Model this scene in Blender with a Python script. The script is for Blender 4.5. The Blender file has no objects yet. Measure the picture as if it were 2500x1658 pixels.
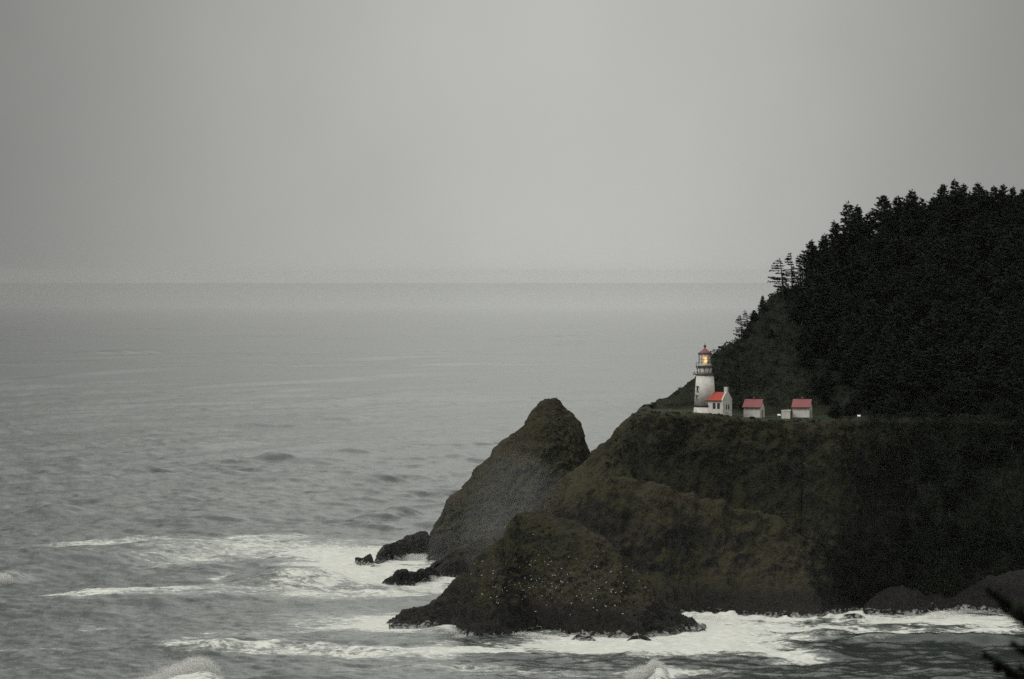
import bpy, math, random
import numpy as np
from mathutils import Vector
from mathutils.bvhtree import BVHTree

random.seed(7); RNG = np.random.default_rng(7)
R = math.radians
sc = bpy.context.scene
COL = sc.collection

# ---------------------------------------------------------------- camera
F = 11520.0          # focal length in photo pixels (2500 wide)
H = 84.0             # eye height over the sea, metres
E = 669.0            # photo row of eye level
cam = bpy.data.cameras.new('camera'); camo = bpy.data.objects.new('camera', cam); COL.objects.link(camo)
camo.location = (0, 0, H); camo.rotation_euler = (R(90), 0, 0)
cam.sensor_width = 36; cam.lens = F/2500*36; cam.shift_y = -(829-E)/2500
cam.clip_start = 0.5; cam.clip_end = 250000
cam.dof.use_dof = True; cam.dof.focus_distance = 1180; cam.dof.aperture_fstop = 5.6
sc.camera = camo
sc.render.resolution_x = 1024; sc.render.resolution_y = 679

# ---------------------------------------------------------------- sky and sun
SUN_EL, SUN_AZ = R(42), R(243)          # veiled sun, well to the left and a little behind the camera
world = bpy.data.worlds.new('World'); sc.world = world; world.use_nodes = True
nt = world.node_tree; nt.nodes.clear()
def wn(t, **k):
    n = nt.nodes.new(t)
    for a, b in k.items(): setattr(n, a, b)
    return n
def wmath(op, a, b=None, c=None, clamp=False):
    n = wn('ShaderNodeMath', operation=op, use_clamp=clamp)
    for i, v in enumerate((a, b, c)):
        if v is None: continue
        if isinstance(v, (int, float)): n.inputs[i].default_value = v
        else: nt.links.new(v, n.inputs[i])
    return n.outputs[0]
tc = wn('ShaderNodeTexCoord'); sep = wn('ShaderNodeSeparateXYZ'); nt.links.new(tc.outputs['Generated'], sep.inputs[0])
SX, SY, SZ = sep.outputs
def gauss(cx, sx, cz, sz):
    a = wmath('DIVIDE', wmath('SUBTRACT', SX, cx), sx); b = wmath('DIVIDE', wmath('SUBTRACT', SZ, cz), sz)
    r = wmath('ADD', wmath('MULTIPLY', a, a), wmath('MULTIPLY', b, b))
    g = wmath('POWER', 2.71828, wmath('MULTIPLY', r, -1.0))
    return wmath('MULTIPLY', g, wmath('GREATER_THAN', SY, 0.0))
# overcast: a dim band of fog low down, a paler patch out to sea, brighter cloud overhead and inland
zen = wmath('MINIMUM', wmath('MULTIPLY', wmath('MAXIMUM', wmath('SUBTRACT', SZ, 0.28), 0.0), 1.25), 0.8)
back = wmath('MULTIPLY', wmath('MAXIMUM', wmath('MULTIPLY', SY, -1.0), 0.0), 0.22)
cl = wn('ShaderNodeTexNoise'); cl.inputs['Scale'].default_value = 9; cl.inputs['Detail'].default_value = 4
nt.links.new(tc.outputs['Generated'], cl.inputs['Vector'])
glow = wmath('MULTIPLY', wmath('MULTIPLY', gauss(0.010, 0.113, 0.02, 0.55), wmath('ADD', 1.0, wmath('MULTIPLY', wmath('MINIMUM', wmath('MAXIMUM', wmath('SUBTRACT', SZ, 0.07), 0.0), 0.12), 7.0))), 0.375)
tot = wmath('ADD', wmath('ADD', wmath('ADD', zen, back), glow), 0.12)
cl2 = wn('ShaderNodeTexNoise'); cl2.inputs['Scale'].default_value = 26; cl2.inputs['Detail'].default_value = 3; nt.links.new(tc.outputs['Generated'], cl2.inputs['Vector'])
tot = wmath('MULTIPLY', tot, wmath('ADD', wmath('MULTIPLY', cl.outputs[0], 0.26), wmath('ADD', wmath('MULTIPLY', cl2.outputs[0], 0.09), 0.825)))
comb = wn('ShaderNodeCombineColor')
nt.links.new(wmath('MULTIPLY', tot, 0.985), comb.inputs[0]); nt.links.new(tot, comb.inputs[1]); nt.links.new(wmath('MULTIPLY', tot, 0.945), comb.inputs[2])
bg1 = wn('ShaderNodeBackground'); nt.links.new(comb.outputs[0], bg1.inputs[0]); bg1.inputs[1].default_value = 1.0
sky = wn('ShaderNodeTexSky'); sky.sky_type = 'NISHITA'; sky.sun_disc = False; sky.sun_elevation = SUN_EL; sky.sun_rotation = SUN_AZ
sky.air_density = 2.0; sky.dust_density = 6.0
hs = wn('ShaderNodeHueSaturation'); hs.inputs['Saturation'].default_value = 0.25; nt.links.new(sky.outputs[0], hs.inputs['Color'])
bg2 = wn('ShaderNodeBackground'); nt.links.new(hs.outputs[0], bg2.inputs[0]); bg2.inputs[1].default_value = 0.006
add = wn('ShaderNodeAddShader'); nt.links.new(bg1.outputs[0], add.inputs[0]); nt.links.new(bg2.outputs[0], add.inputs[1])
wo = wn('ShaderNodeOutputWorld'); nt.links.new(add.outputs[0], wo.inputs[0])
sl = bpy.data.lights.new('sun', 'SUN'); so = bpy.data.objects.new('sun', sl); COL.objects.link(so)
sl.energy = 1.25; sl.angle = R(22); sl.color = (1.0, 0.96, 0.9)
sd = Vector((math.sin(SUN_AZ)*math.cos(SUN_EL), math.cos(SUN_AZ)*math.cos(SUN_EL), math.sin(SUN_EL)))
so.rotation_euler = sd.to_track_quat('Z', 'Y').to_euler(); so.location = (0, 0, 300)
sc.view_settings.view_transform = 'Standard'; sc.view_settings.look = 'None'
sc.view_settings.exposure = 0; sc.view_settings.gamma = 1
sc.cycles.use_denoising = False
sc.cycles.max_bounces = 6; sc.cycles.diffuse_bounces = 2; sc.cycles.glossy_bounces = 2; sc.cycles.volume_bounces = 1
sc.cycles.transparent_max_bounces = 8; sc.cycles.transmission_bounces = 3

# ---------------------------------------------------------------- helpers
def interp(px, tab):
    t = np.array(tab, float); return np.interp(px, t[:, 0], t[:, 1])
def zy(py, Y): return H-(py-E)/F*Y                 # height of a thing seen at row py at distance Y
def wx(px, Y): return (px-1250.0)/F*Y
def ysea(py): return H*F/(py-E)                    # distance of sea level seen at row py

_perm = np.random.default_rng(3).permutation(256); _perm = np.concatenate([_perm, _perm, _perm])
_g = np.random.default_rng(4).normal(size=(256, 3)); _g /= np.linalg.norm(_g, axis=1)[:, None]
def perlin(p):
    i = np.floor(p).astype(np.int64); f = p-i; i &= 255
    u = f*f*f*(f*(f*6-15)+10)
    out = 0
    for dx in (0, 1):
        for dy in (0, 1):
            for dz in (0, 1):
                h = _perm[_perm[_perm[(i[:, 0]+dx) & 255]+((i[:, 1]+dy) & 255)]+((i[:, 2]+dz) & 255)]
                g = _g[h]; d = f-np.array([dx, dy, dz])
                w = (u[:, 0] if dx else 1-u[:, 0])*(u[:, 1] if dy else 1-u[:, 1])*(u[:, 2] if dz else 1-u[:, 2])
                out = out+w*(g*d).sum(1)
    return out
_rot = np.array([[0.36, 0.48, -0.8], [-0.8, 0.60, 0.0], [0.48, 0.64, 0.6]])
def fbm(p, size, octv=4, gain=0.5, ridged=False):
    p = (p+np.array([431.7, 223.1, 118.9]))/size; a = 1.0; s = 0
    for k in range(octv):
        p = p@_rot; n = perlin(p+17.31*k)
        s = s+a*((0.5-2*np.abs(n)) if ridged else n); a *= gain; p = p*2.03
    return s

def mesh_np(name, V, Fc, mat=None, smooth=True, parent=None, attrs=None):
    me = bpy.data.meshes.new(name)
    V = np.ascontiguousarray(V, np.float32); Fc = np.ascontiguousarray(Fc, np.int32)
    n, k = Fc.shape
    me.vertices.add(len(V)); me.vertices.foreach_set('co', V.ravel())
    me.loops.add(n*k); me.loops.foreach_set('vertex_index', Fc.ravel())
    me.polygons.add(n); me.polygons.foreach_set('loop_start', np.arange(0, n*k, k, dtype=np.int32))
    me.polygons.foreach_set('loop_total', np.full(n, k, np.int32))
    if smooth: me.polygons.foreach_set('use_smooth', np.ones(n, bool))
    for an, av in (attrs or {}).items():
        at = me.attributes.new(an, 'FLOAT', 'POINT'); at.data.foreach_set('value', np.ascontiguousarray(av, np.float32))
    me.update(calc_edges=True)
    if mat: me.materials.append(mat)
    o = bpy.data.objects.new(name, me); COL.objects.link(o)
    if parent: o.parent = parent
    return o
def grid_faces(nr, nc):
    i = np.arange(nr-1)[:, None]*nc+np.arange(nc-1)[None, :]
    return np.stack([i, i+1, i+nc+1, i+nc], -1).reshape(-1, 4)
def tag(o, label=None, cat=None, group=None, kind=None):
    if label: o['label'] = label
    if cat: o['category'] = cat
    if group: o['group'] = group
    if kind: o['kind'] = kind
    return o
def empty(name, loc, rz=0):
    o = bpy.data.objects.new(name, None); COL.objects.link(o); o.location = loc; o.rotation_euler = (0, 0, rz); o.empty_display_size = 0.5
    return o
class MB:
    """collects shapes into one mesh"""
    def __init__(s): s.v = []; s.f = []
    def add(s, vs, fs):
        b = len(s.v); s.v += [tuple(v) for v in vs]; s.f += [tuple(b+i for i in f) for f in fs]
    def box(s, x0, x1, y0, y1, z0, z1):
        s.add([(x0,y0,z0),(x1,y0,z0),(x1,y1,z0),(x0,y1,z0),(x0,y0,z1),(x1,y0,z1),(x1,y1,z1),(x0,y1,z1)],
              [(0,3,2,1),(4,5,6,7),(0,1,5,4),(1,2,6,5),(2,3,7,6),(3,0,4,7)])
    def lathe(s, prof, seg=28, cx=0, cy=0, cap=True):
        n = len(prof); vs = []
        for r, z in prof:
            for k in range(seg):
                a = 2*math.pi*k/seg; vs.append((cx+r*math.cos(a), cy+r*math.sin(a), z))
        fs = [(i*seg+k, i*seg+(k+1) % seg, (i+1)*seg+(k+1) % seg, (i+1)*seg+k) for i in range(n-1) for k in range(seg)]
        if cap: fs += [tuple(range(seg))[::-1], tuple((n-1)*seg+k for k in range(seg))]
        s.add(vs, fs)
    def tube(s, pts, rad, seg=7):
        pts = [Vector(p) for p in pts]; n = len(pts)
        if not hasattr(rad, '__len__'): rad = [rad]*n
        vs = []
        for i, p in enumerate(pts):
            d = (pts[min(i+1, n-1)]-pts[max(i-1, 0)]).normalized()
            a = d.orthogonal().normalized(); b = d.cross(a)
            for k in range(seg):
                t = 2*math.pi*k/seg; vs.append(p+(a*math.cos(t)+b*math.sin(t))*rad[i])
        fs = [(i*seg+k, i*seg+(k+1) % seg, (i+1)*seg+(k+1) % seg, (i+1)*seg+k) for i in range(n-1) for k in range(seg)]
        fs += [tuple(range(seg))[::-1], tuple((n-1)*seg+k for k in range(seg))]
        s.add(vs, fs)
    def build(s, name, mat, parent=None, smooth=False, bevel=0):
        me = bpy.data.meshes.new(name); me.from_pydata(s.v, [], s.f); me.update()
        if mat: me.materials.append(mat)
        if smooth: me.polygons.foreach_set('use_smooth', [True]*len(me.polygons))
        o = bpy.data.objects.new(name, me); COL.objects.link(o)
        if parent: o.parent = parent
        if bevel:
            m = o.modifiers.new('bevel', 'BEVEL'); m.width = bevel; m.segments = 2; m.limit_method = 'ANGLE'
        return o

# ---------------------------------------------------------------- materials
class NB:
    def __init__(s, name):
        s.m = bpy.data.materials.new(name); s.m.use_nodes = True; s.t = s.m.node_tree
        s.b = s.t.nodes['Principled BSDF']
        s.geo = s.t.nodes.new('ShaderNodeNewGeometry'); s.pos = s.geo.outputs['Position']
        s.obj = s.t.nodes.new('ShaderNodeTexCoord').outputs['Object']
    def n(s, t, **k):
        x = s.t.nodes.new(t)
        for a, b in k.items(): setattr(x, a, b)
        return x
    def lk(s, a, b): s.t.links.new(a, b)
    def val(s, sock, v):
        if isinstance(v, (int, float)): sock.default_value = v
        elif isinstance(v, tuple): sock.default_value = (*v, 1) if len(v) == 3 and sock.type == 'RGBA' else v
        else: s.lk(v, sock)
    def math(s, op, a, b=0.0, c=None, clamp=False):
        x = s.n('ShaderNodeMath', operation=op, use_clamp=clamp)
        s.val(x.inputs[0], a); s.val(x.inputs[1], b)
        if c is not None: s.val(x.inputs[2], c)
        return x.outputs[0]
    def noise(s, scale, detail=4, vec=None, rough=0.55, dist=0.0, stretch=None):
        x = s.n('ShaderNodeTexNoise'); v = vec or s.pos
        if stretch:
            mp = s.n('ShaderNodeMapping'); s.lk(v, mp.inputs[0]); mp.inputs['Scale'].default_value = stretch[:3]
            if len(stretch) > 3: mp.inputs['Rotation'].default_value = (0, 0, stretch[3])
            v = mp.outputs[0]
        s.lk(v, x.inputs['Vector']); x.inputs['Scale'].default_value = scale; x.inputs['Detail'].default_value = detail
        x.inputs['Roughness'].default_value = rough; x.inputs['Distortion'].default_value = dist
        return x.outputs[0]
    def ramp(s, v, a, b, lo=0.0, hi=1.0, smooth=True):
        x = s.n('ShaderNodeMapRange'); x.interpolation_type = 'SMOOTHSTEP' if smooth else 'LINEAR'
        s.val(x.inputs[0], v); x.inputs[1].default_value = a; x.inputs[2].default_value = b; x.inputs[3].default_value = lo; x.inputs[4].default_value = hi
        return x.outputs[0]
    def mix(s, f, a, b):
        x = s.n('ShaderNodeMix', data_type='RGBA'); s.val(x.inputs[0], f); s.val(x.inputs[6], a); s.val(x.inputs[7], b)
        return x.outputs[2]
    def bump(s, h, strength, dist):
        x = s.n('ShaderNodeBump'); s.val(x.inputs['Strength'], strength); x.inputs['Distance'].default_value = dist
        s.lk(h, x.inputs['Height']); s.lk(x.outputs[0], s.b.inputs['Normal'])
    def attr(s, name):
        x = s.n('ShaderNodeAttribute'); x.attribute_name = name; return x.outputs['Fac']
    def sepz(s):
        x = s.n('ShaderNodeSeparateXYZ'); s.lk(s.pos, x.inputs[0]); return x.outputs[2]
    def setp(s, **k):
        for a, v in k.items(): s.val(s.b.inputs[a.replace('_', ' ')], v)
        return s.m
def simple(name, col, rough=0.7, var=0.12, scale=1.5, metallic=0.0, bump=0.0):
    q = NB(name); n = q.noise(scale, 5, q.obj)
    f = q.ramp(n, 0.3, 0.7)
    q.setp(Base_Color=q.mix(f, tuple(c*(1-var) for c in col), tuple(min(1, c*(1+var)) for c in col)), Roughness=rough, Metallic=metallic)
    if bump: q.bump(q.noise(scale*8, 4, q.obj), 0.4, bump)
    return q.m

def rock_mat(name, veg=True, wet_top=6.0):
    """dark basalt, grassed above the spray line, wet and weedy at the foot, bird-whitened nowhere"""
    q = NB(name)
    big = q.noise(0.055, 4, dist=0.6); mid = q.noise(0.25, 5, dist=0.5); fin = q.noise(1.3, 6, rough=0.65); tiny = q.noise(5.0, 3)
    rock = q.mix(q.ramp(mid, 0.3, 0.7), (0.015, 0.0155, 0.0145), (0.036, 0.036, 0.033))
    rock = q.mix(q.ramp(fin, 0.45, 0.75), rock, (0.054, 0.049, 0.040))
    z = q.sepz()
    col = rock
    if veg:
        grass = q.mix(q.ramp(mid, 0.32, 0.66), (0.016, 0.020, 0.011), (0.060, 0.056, 0.027))
        dry = q.mix(q.ramp(fin, 0.35, 0.7), (0.046, 0.040, 0.024), (0.090, 0.078, 0.046))
        grass = q.mix(q.ramp(big, 0.44, 0.60, 0, 0.9), grass, dry)
        up_ = q.n('ShaderNodeSeparateXYZ'); q.lk(q.geo.outputs['Normal'], up_.inputs[0])
        g = q.math('ADD', q.math('MULTIPLY', up_.outputs[2], 0.9), q.math('MULTIPLY', mid, 1.1))
        g = q.math('ADD', g, q.math('MULTIPLY', z, 0.010))
        g = q.ramp(g, 0.82, 1.30)
        col = q.mix(g, rock, grass)
        flat_ = q.math('MULTIPLY', q.ramp(up_.outputs[2], 0.93, 0.985), q.ramp(z, 43, 46))
        col = q.mix(q.math('MULTIPLY', flat_, 0.8), col, q.mix(fin, (0.026, 0.050, 0.027), (0.060, 0.085, 0.045)))
        col = q.mix(q.math('MULTIPLY', q.attr('dry'), q.ramp(mid, 0.3, 0.6, 0.35, 0.9)), col, q.mix(fin, (0.060, 0.056, 0.030), (0.110, 0.092, 0.054)))
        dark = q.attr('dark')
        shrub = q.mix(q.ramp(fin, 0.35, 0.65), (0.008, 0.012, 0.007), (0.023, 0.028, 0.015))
        col = q.mix(dark, col, shrub)  # scrub tone, also carrying the painted gully shade and rightward darkening
    wet = q.ramp(q.math('ADD', z, q.math('MULTIPLY', mid, -6.0)), wet_top-5, wet_top, 1, 0)
    col = q.mix(q.math('MULTIPLY', wet, 0.8), col, q.mix(fin, (0.006, 0.006, 0.0058), (0.020, 0.0165, 0.0135)))
    # wash running off the lowest ledges
    wash = q.ramp(q.math('ADD', q.math('MULTIPLY', q.noise(0.5, 6, dist=1.2, stretch=(1, 1, 1.6)), 6.5), q.math('MULTIPLY', z, -1.0)), 2.2, 3.4)
    col = q.mix(q.math('MULTIPLY', wash, 0.85), col, (0.62, 0.64, 0.62))
    q.setp(Base_Color=col, Roughness=q.ramp(wet, 0, 1, 0.9, 0.5), Specular_IOR_Level=0.25)
    hgt = q.math('ADD', q.math('MULTIPLY', mid, 2.0), q.math('ADD', fin, q.math('MULTIPLY', tiny, 0.4)))
    q.bump(hgt, 1.0, 1.5)
    return q.m

M = {}
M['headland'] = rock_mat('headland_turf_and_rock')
M['rock'] = rock_mat('sea_rock', veg=False, wet_top=7)
def white_wall():
    q = NB('white_wall'); n = q.noise(0.9, 6, q.obj, dist=0.5); st = q.noise(1.0, 4, q.obj, stretch=(3, 3, 0.35))
    c = q.mix(q.ramp(n, 0.35, 0.7), (0.58, 0.565, 0.52), (0.70, 0.68, 0.63))
    c = q.mix(q.ramp(st, 0.5, 0.78, 0, 0.45), c, (0.42, 0.38, 0.31))
    q.setp(Base_Color=c, Roughness=0.8); q.bump(q.noise(6, 4, q.obj), 0.3, 0.02); return q.m
M['white'] = white_wall()
def roof_red(name, a, b):
    q = NB(name); w = q.n('ShaderNodeTexBrick'); q.lk(q.obj, w.inputs[0]); w.inputs['Scale'].default_value = 2.5
    w.inputs['Color1'].default_value = (*a, 1); w.inputs['Color2'].default_value = (*b, 1); w.inputs['Mortar'].default_value = (*[c*0.7 for c in a], 1)
    w.inputs['Mortar Size'].default_value = 0.02
    q.setp(Base_Color=q.mix(q.ramp(q.noise(1.2, 5, q.obj), 0.4, 0.75, 0, 0.45), w.outputs[0], tuple(c*0.65 for c in a)), Roughness=0.6); return q.m
M['red'] = roof_red('bright_red_roof', (0.40, 0.048, 0.032), (0.48, 0.062, 0.040))
M['rose'] = roof_red('faded_red_roof', (0.235, 0.062, 0.068), (0.29, 0.082, 0.086))
M['dark'] = simple('dark_metal_band', (0.035, 0.03, 0.03), 0.5)
M['greenmetal'] = simple('green_black_metal', (0.03, 0.04, 0.035), 0.5)
M['win'] = simple('dark_window_glass', (0.03, 0.035, 0.04), 0.15)
M['wood'] = simple('weathered_wood', (0.16, 0.15, 0.12), 0.85)
M['stone'] = simple('dark_stone', (0.09, 0.085, 0.075), 0.9, 0.3, 2)
M['signwhite'] = simple('white_board', (0.78, 0.78, 0.75), 0.6, 0.04)
M['bird'] = simple('white_plumage', (0.62, 0.62, 0.59), 0.8, 0.05)
M['beak'] = simple('yellow_beak', (0.5, 0.3, 0.05), 0.6)
M['bark'] = simple('grey_bark', (0.055, 0.047, 0.038), 0.95, 0.3, 2)
def leafmat(name, a, b):
    q = NB(name); oi = q.n('ShaderNodeObjectInfo')
    c = q.mix(q.math('MULTIPLY', q.math('ADD', q.ramp(q.noise(0.45, 4), 0.3, 0.7), oi.outputs['Random']), 0.5), a, b)
    q.setp(Base_Color=c, Roughness=0.85, Specular_IOR_Level=0.15); return q.m
M['leaf'] = leafmat('spruce_needles', (0.008, 0.012, 0.008), (0.020, 0.028, 0.015))
M['shrub'] = leafmat('shrub_leaves', (0.007, 0.011, 0.007), (0.021, 0.026, 0.013))
q = NB('lantern_glass'); q.setp(Base_Color=(0.9, 0.93, 0.9), Roughness=0.05, Transmission_Weight=0.0, Alpha=0.22); M['glass'] = q.m
q = NB('lit_lens'); q.setp(Base_Color=(0.6, 0.35, 0.1), Roughness=0.3, Emission_Color=(1.0, 0.50, 0.13), Emission_Strength=q.ramp(q.noise(1.6, 3, q.obj, dist=1.0), 0.38, 0.62, 0.15, 0.95)); M['lens'] = q.m
q = NB('lit_lamp'); q.setp(Base_Color=(1, .8, .4), Emission_Color=(1.0, 0.70, 0.30), Emission_Strength=1.5); M['lamp'] = q.m
q = NB('spray_droplets'); q.setp(Base_Color=(0.86, 0.86, 0.83), Roughness=0.9, Specular_IOR_Level=0.1, Subsurface_Weight=0.0); M['spray'] = q.m
def sea_mat():
    q = NB('sea_water')
    foam = q.attr('foam')
    st1 = q.noise(0.16, 7, rough=0.62, dist=1.6, stretch=(0.62, 0.85, 1, R(-12)))
    st2 = q.noise(0.75, 5, rough=0.6, dist=0.8, stretch=(0.7, 0.8, 1, R(15)))
    st1 = q.ramp(st1, 0.30, 0.70, 0, 1, False); st2 = q.ramp(st2, 0.30, 0.70, 0, 1, False)
    st3 = q.ramp(q.noise(2.6, 3, stretch=(0.6, 1, 1)), 0.3, 0.7, 0, 1, False)
    pat = q.math('ADD', q.math('MULTIPLY', st1, 0.50), q.math('ADD', q.math('MULTIPLY', st2, 0.34), q.math('MULTIPLY', st3, 0.16)))
    f = q.ramp(q.math('ADD', pat, foam), 0.76, 1.06)
    thin = q.ramp(q.math('ADD', pat, foam), 0.46, 0.92, 0, 0.55)
    big = q.noise(0.004, 3)
    deep = q.mix(q.ramp(big, 0.35, 0.65), (0.025, 0.033, 0.0305), (0.042, 0.050, 0.046))
    col = q.mix(thin, deep, (0.36, 0.38, 0.35))
    col = q.mix(f, col, q.mix(st2, (0.52, 0.53, 0.49), (0.76, 0.76, 0.71)))
    far_ = q.n('ShaderNodeSeparateXYZ'); q.lk(q.pos, far_.inputs[0])
    rgh = q.ramp(far_.outputs[1], 1500, 12000, 0.17, 0.04, False)
    q.setp(Base_Color=col, Roughness=q.math('MAXIMUM', rgh, q.ramp(f, 0, 1, 0.0, 0.9)), IOR=1.333, Specular_IOR_Level=q.ramp(f, 0, 1, 0.5, 0.1))
    h1 = q.noise(0.10, 4, rough=0.6, stretch=(1.3, 0.35, 1, R(28)))
    h2 = q.noise(0.55, 5, rough=0.62, stretch=(1.0, 0.6, 1, R(-10)))
    hh = q.math('ADD', q.math('MULTIPLY', h1, 2.6), h2)
    sy = q.n('ShaderNodeSeparateXYZ'); q.lk(q.pos, sy.inputs[0])
    q.bump(hh, q.ramp(sy.outputs[1], 1000, 8000, 0.42, 0.0, False), 0.42)
    return q.m
M['sea'] = sea_mat()

# ---------------------------------------------------------------- landforms
SHORE = []          # waterline samples (x, y) for the surf
def loft(name, pxs, tracks, rows, mat, amp=1.0, size=9.0, flat=None, dark=None, dry=None, smooth=2, noise2=0.5):
    """tracks: functions px -> (z, Y); sheet of rows swept between them, roughened with rock noise"""
    pxs = np.array(pxs, float); T = []
    for tr in tracks:
        z, Y = tr; T.append(np.stack([wx(pxs, Y), Y, z], -1))
    L = []; vv = []
    for k in range(len(T)-1):
        n = rows[k]
        for j in range(n):
            t = j/n; L.append(T[k]*(1-t)+T[k+1]*t); vv.append(k+t)
    L.append(T[-1]); vv.append(len(T)-1); P = np.array(L); vv = np.array(vv)
    for _ in range(smooth):
        P[1:-1] = (P[:-2]+2*P[1:-1]+P[2:])/4
    nr, nc = P.shape[:2]
    du = np.gradient(P, axis=1); dv = np.gradient(P, axis=0)
    N = np.cross(du, dv); N /= np.linalg.norm(N, axis=2)[..., None]+1e-9
    N[N[..., 2] < -0.2] *= -1
    p = P.reshape(-1, 3); a = np.full((nr, nc), amp)
    if flat is not None: a = a*flat(vv[:, None]+0*pxs[None, :], pxs[None, :]+0*vv[:, None])
    d = fbm(p, size*2.6, 3)*1.7+fbm(p, size, 5, 0.52, ridged=True)*0.75+fbm(p, size*0.22, 3)*noise2+fbm(p, size*0.07, 2)*noise2*0.45
    ribs = fbm(p*np.array([1.0, 0.55, 0.30])+77, size*1.25, 3, 0.5, ridged=True)*1.35
    p = p+N.reshape(-1, 3)*((d+ribs)*a.ravel())[:, None]
    at = {}
    dk = dark(vv[:, None]+0*pxs[None, :], pxs[None, :]+0*vv[:, None]) if dark is not None else np.zeros((nr, nc))
    at['dark'] = np.clip(dk+0*a, 0, 1).ravel()
    at['dry'] = (dry(vv[:, None]+0*pxs[None, :], pxs[None, :]+0*vv[:, None]) if dry is not None else np.zeros((nr, nc))).ravel()
    Q = p.reshape(nr, nc, 3)
    # waterline
    for c in range(0, nc, 3):
        zc = Q[:, c, 2]; idx = np.where((zc[:-1] < 0) & (zc[1:] >= 0))[0]
        if len(idx): SHORE.append(Q[idx[0], c, :2])
        idx = np.where((zc[:-1] >= 0) & (zc[1:] < 0))[0]
        if len(idx) and Q[idx[-1], c, 1] < 1480: SHORE.append(Q[idx[-1], c, :2])
    o = mesh_np(name, p, grid_faces(nr, nc), mat, attrs=at)
    return o, Q, vv

# headland ------------------------------------------------------
SIL = [(1060,1385),(1100,1358),(1150,1335),(1200,1306),(1260,1275),(1300,1255),(1330,1228),(1360,1198),(1400,1160),(1430,1130),(1450,1108),(1480,1084),(1500,1067),(1520,1047),
       (1545,1025),(1575,1001),(1600,979),(1620,969),(1640,957),(1665,940),(1700,910),(1740,876),(1770,858),(1800,843),(1830,808),(1860,755),(1885,725),(1930,712),(1980,700),(2050,672),
       (2120,630),(2200,590),(2300,555),(2400,545),(2500,550),(2700,560)]
CY = [(1060,1316),(1200,1302),(1300,1262),(1400,1216),(1500,1206),(1575,1207),(1600,1218),(1700,1229),(1740,1236),(1880,1262),(2100,1290),(2400,1310),(2700,1320)]
WY = [(1060,1303),(1120,1298),(1200,1280),(1300,1236),(1380,1176),(1450,1164),(1600,1157),(1700,1161),(1760,1158),(1900,1152),(2000,1150),(2050,1155),(2078,1165),(2130,1184),(2200,1186),(2350,1184),(2500,1181),(2700,1180)]
BP = [(1060,1396),(1200,1352),(1300,1312),(1380,1268),(1425,1215),(1455,1190),(1480,1174),(1530,1174),(1580,1184),(1640,1202),(1720,1228),(1800,1248),(1900,1278),(1980,1322),(2030,1385),(2060,1440),(2080,1468),(2120,1462),(2200,1425),(2350,1392),(2500,1375),(2700,1370)]
BY = [(1060,1309),(1200,1290),(1300,1248),(1380,1186),(1480,1176),(1600,1175),(1800,1177),(1980,1174),(2060,1180),(2100,1184),(2200,1193),(2500,1193),(2700,1192)]
TZ = [(1060,0),(1570,49.0),(1700,48.9),(1760,48.6),(1800,47.7),(1840,47.3),(2000,47.2),(2300,46.8),(2700,46)]
pxs = np.arange(1056, 2701, 3.3)
silz = zy(interp(pxs, SIL), interp(pxs, CY)); cy = interp(pxs, CY); wy = interp(pxs, WY)
by = interp(pxs, BY); bz = zy(interp(pxs, BP), by)
terr = np.clip((pxs-1560)/30, 0, 1)
tz = interp(pxs, TZ)
gul = np.clip((pxs-1400)/70, 0, 1)*np.clip((2040-pxs)/80, 0, 1)      # gully behind the lower ridge
az = bz*0.30; ay = wy*0.55+by*0.45
cz_ = bz+gul*(-5.5)+(1-gul)*(0.3*(np.where(terr > 0, tz, silz)-bz)); cyy = by+gul*6.5+(1-gul)*3
dz = np.where(terr >= 1, tz-0.25, silz*(1-terr)*0.985+(tz-0.25)*terr); dy = cy-5 + terr*(1190.5+13*np.clip((pxs-2000)/420, 0, 1)-(cy-5))
mz = cz_*0.5+dz*0.5; my = cyy*0.55+dy*0.45+gul*1.0
ez = np.where(terr >= 1, tz+0.25, silz*(1-terr)*0.995+(tz+0.25)*terr); ey = cy-2+terr*(1213+6*np.clip((pxs-2000)/420, 0, 1)-(cy-2))
fz = silz; fy = cy
ez = np.minimum(ez, fz)
dz = np.minimum(dz, ez)
tracks = [(np.full_like(pxs, -4.0), wy-2), (az, ay), (bz, by), (cz_, cyy), (mz, my), (dz, dy), (ez, ey), (fz, fy), (fz*0.6-2, fy+70), (np.full_like(pxs, -6.), fy+190)]
def hflat(v, px):
    on = np.clip(1-np.abs(v-5.5)/0.62, 0, 1); on = np.minimum(on*4, 1)
    on = on*np.clip((px-1570)/30, 0, 1)*np.clip((2080-px)/60, 0, 1)
    return (1-0.97*on)*np.where(v < 5, 1.15, 0.8)*np.clip((px-1050)/60, 0.3, 1)
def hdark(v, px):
    lo = np.clip((px-1880)/420, 0, 1)*np.clip((v-1.3)/0.8, 0, 1)      # scrub, plus the light's falloff to the right put into the colour
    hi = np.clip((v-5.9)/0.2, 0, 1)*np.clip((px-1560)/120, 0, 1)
    gully_shade = np.clip(1-np.abs(v-4.0)/1.1, 0, 1)*np.clip((px-1500)/40, 0, 1)*0.7  # gully shade painted as colour, over the scrub growing there
    return np.maximum(np.maximum(lo, hi), gully_shade)
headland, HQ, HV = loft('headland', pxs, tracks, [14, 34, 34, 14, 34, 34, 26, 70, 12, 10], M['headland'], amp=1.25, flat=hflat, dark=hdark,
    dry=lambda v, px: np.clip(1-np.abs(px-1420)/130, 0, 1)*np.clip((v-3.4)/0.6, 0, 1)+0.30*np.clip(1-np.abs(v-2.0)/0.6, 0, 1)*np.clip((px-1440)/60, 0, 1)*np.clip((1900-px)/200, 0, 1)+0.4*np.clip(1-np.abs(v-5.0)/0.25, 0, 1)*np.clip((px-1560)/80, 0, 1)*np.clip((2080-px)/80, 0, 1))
tag(headland, kind='structure')
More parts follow.
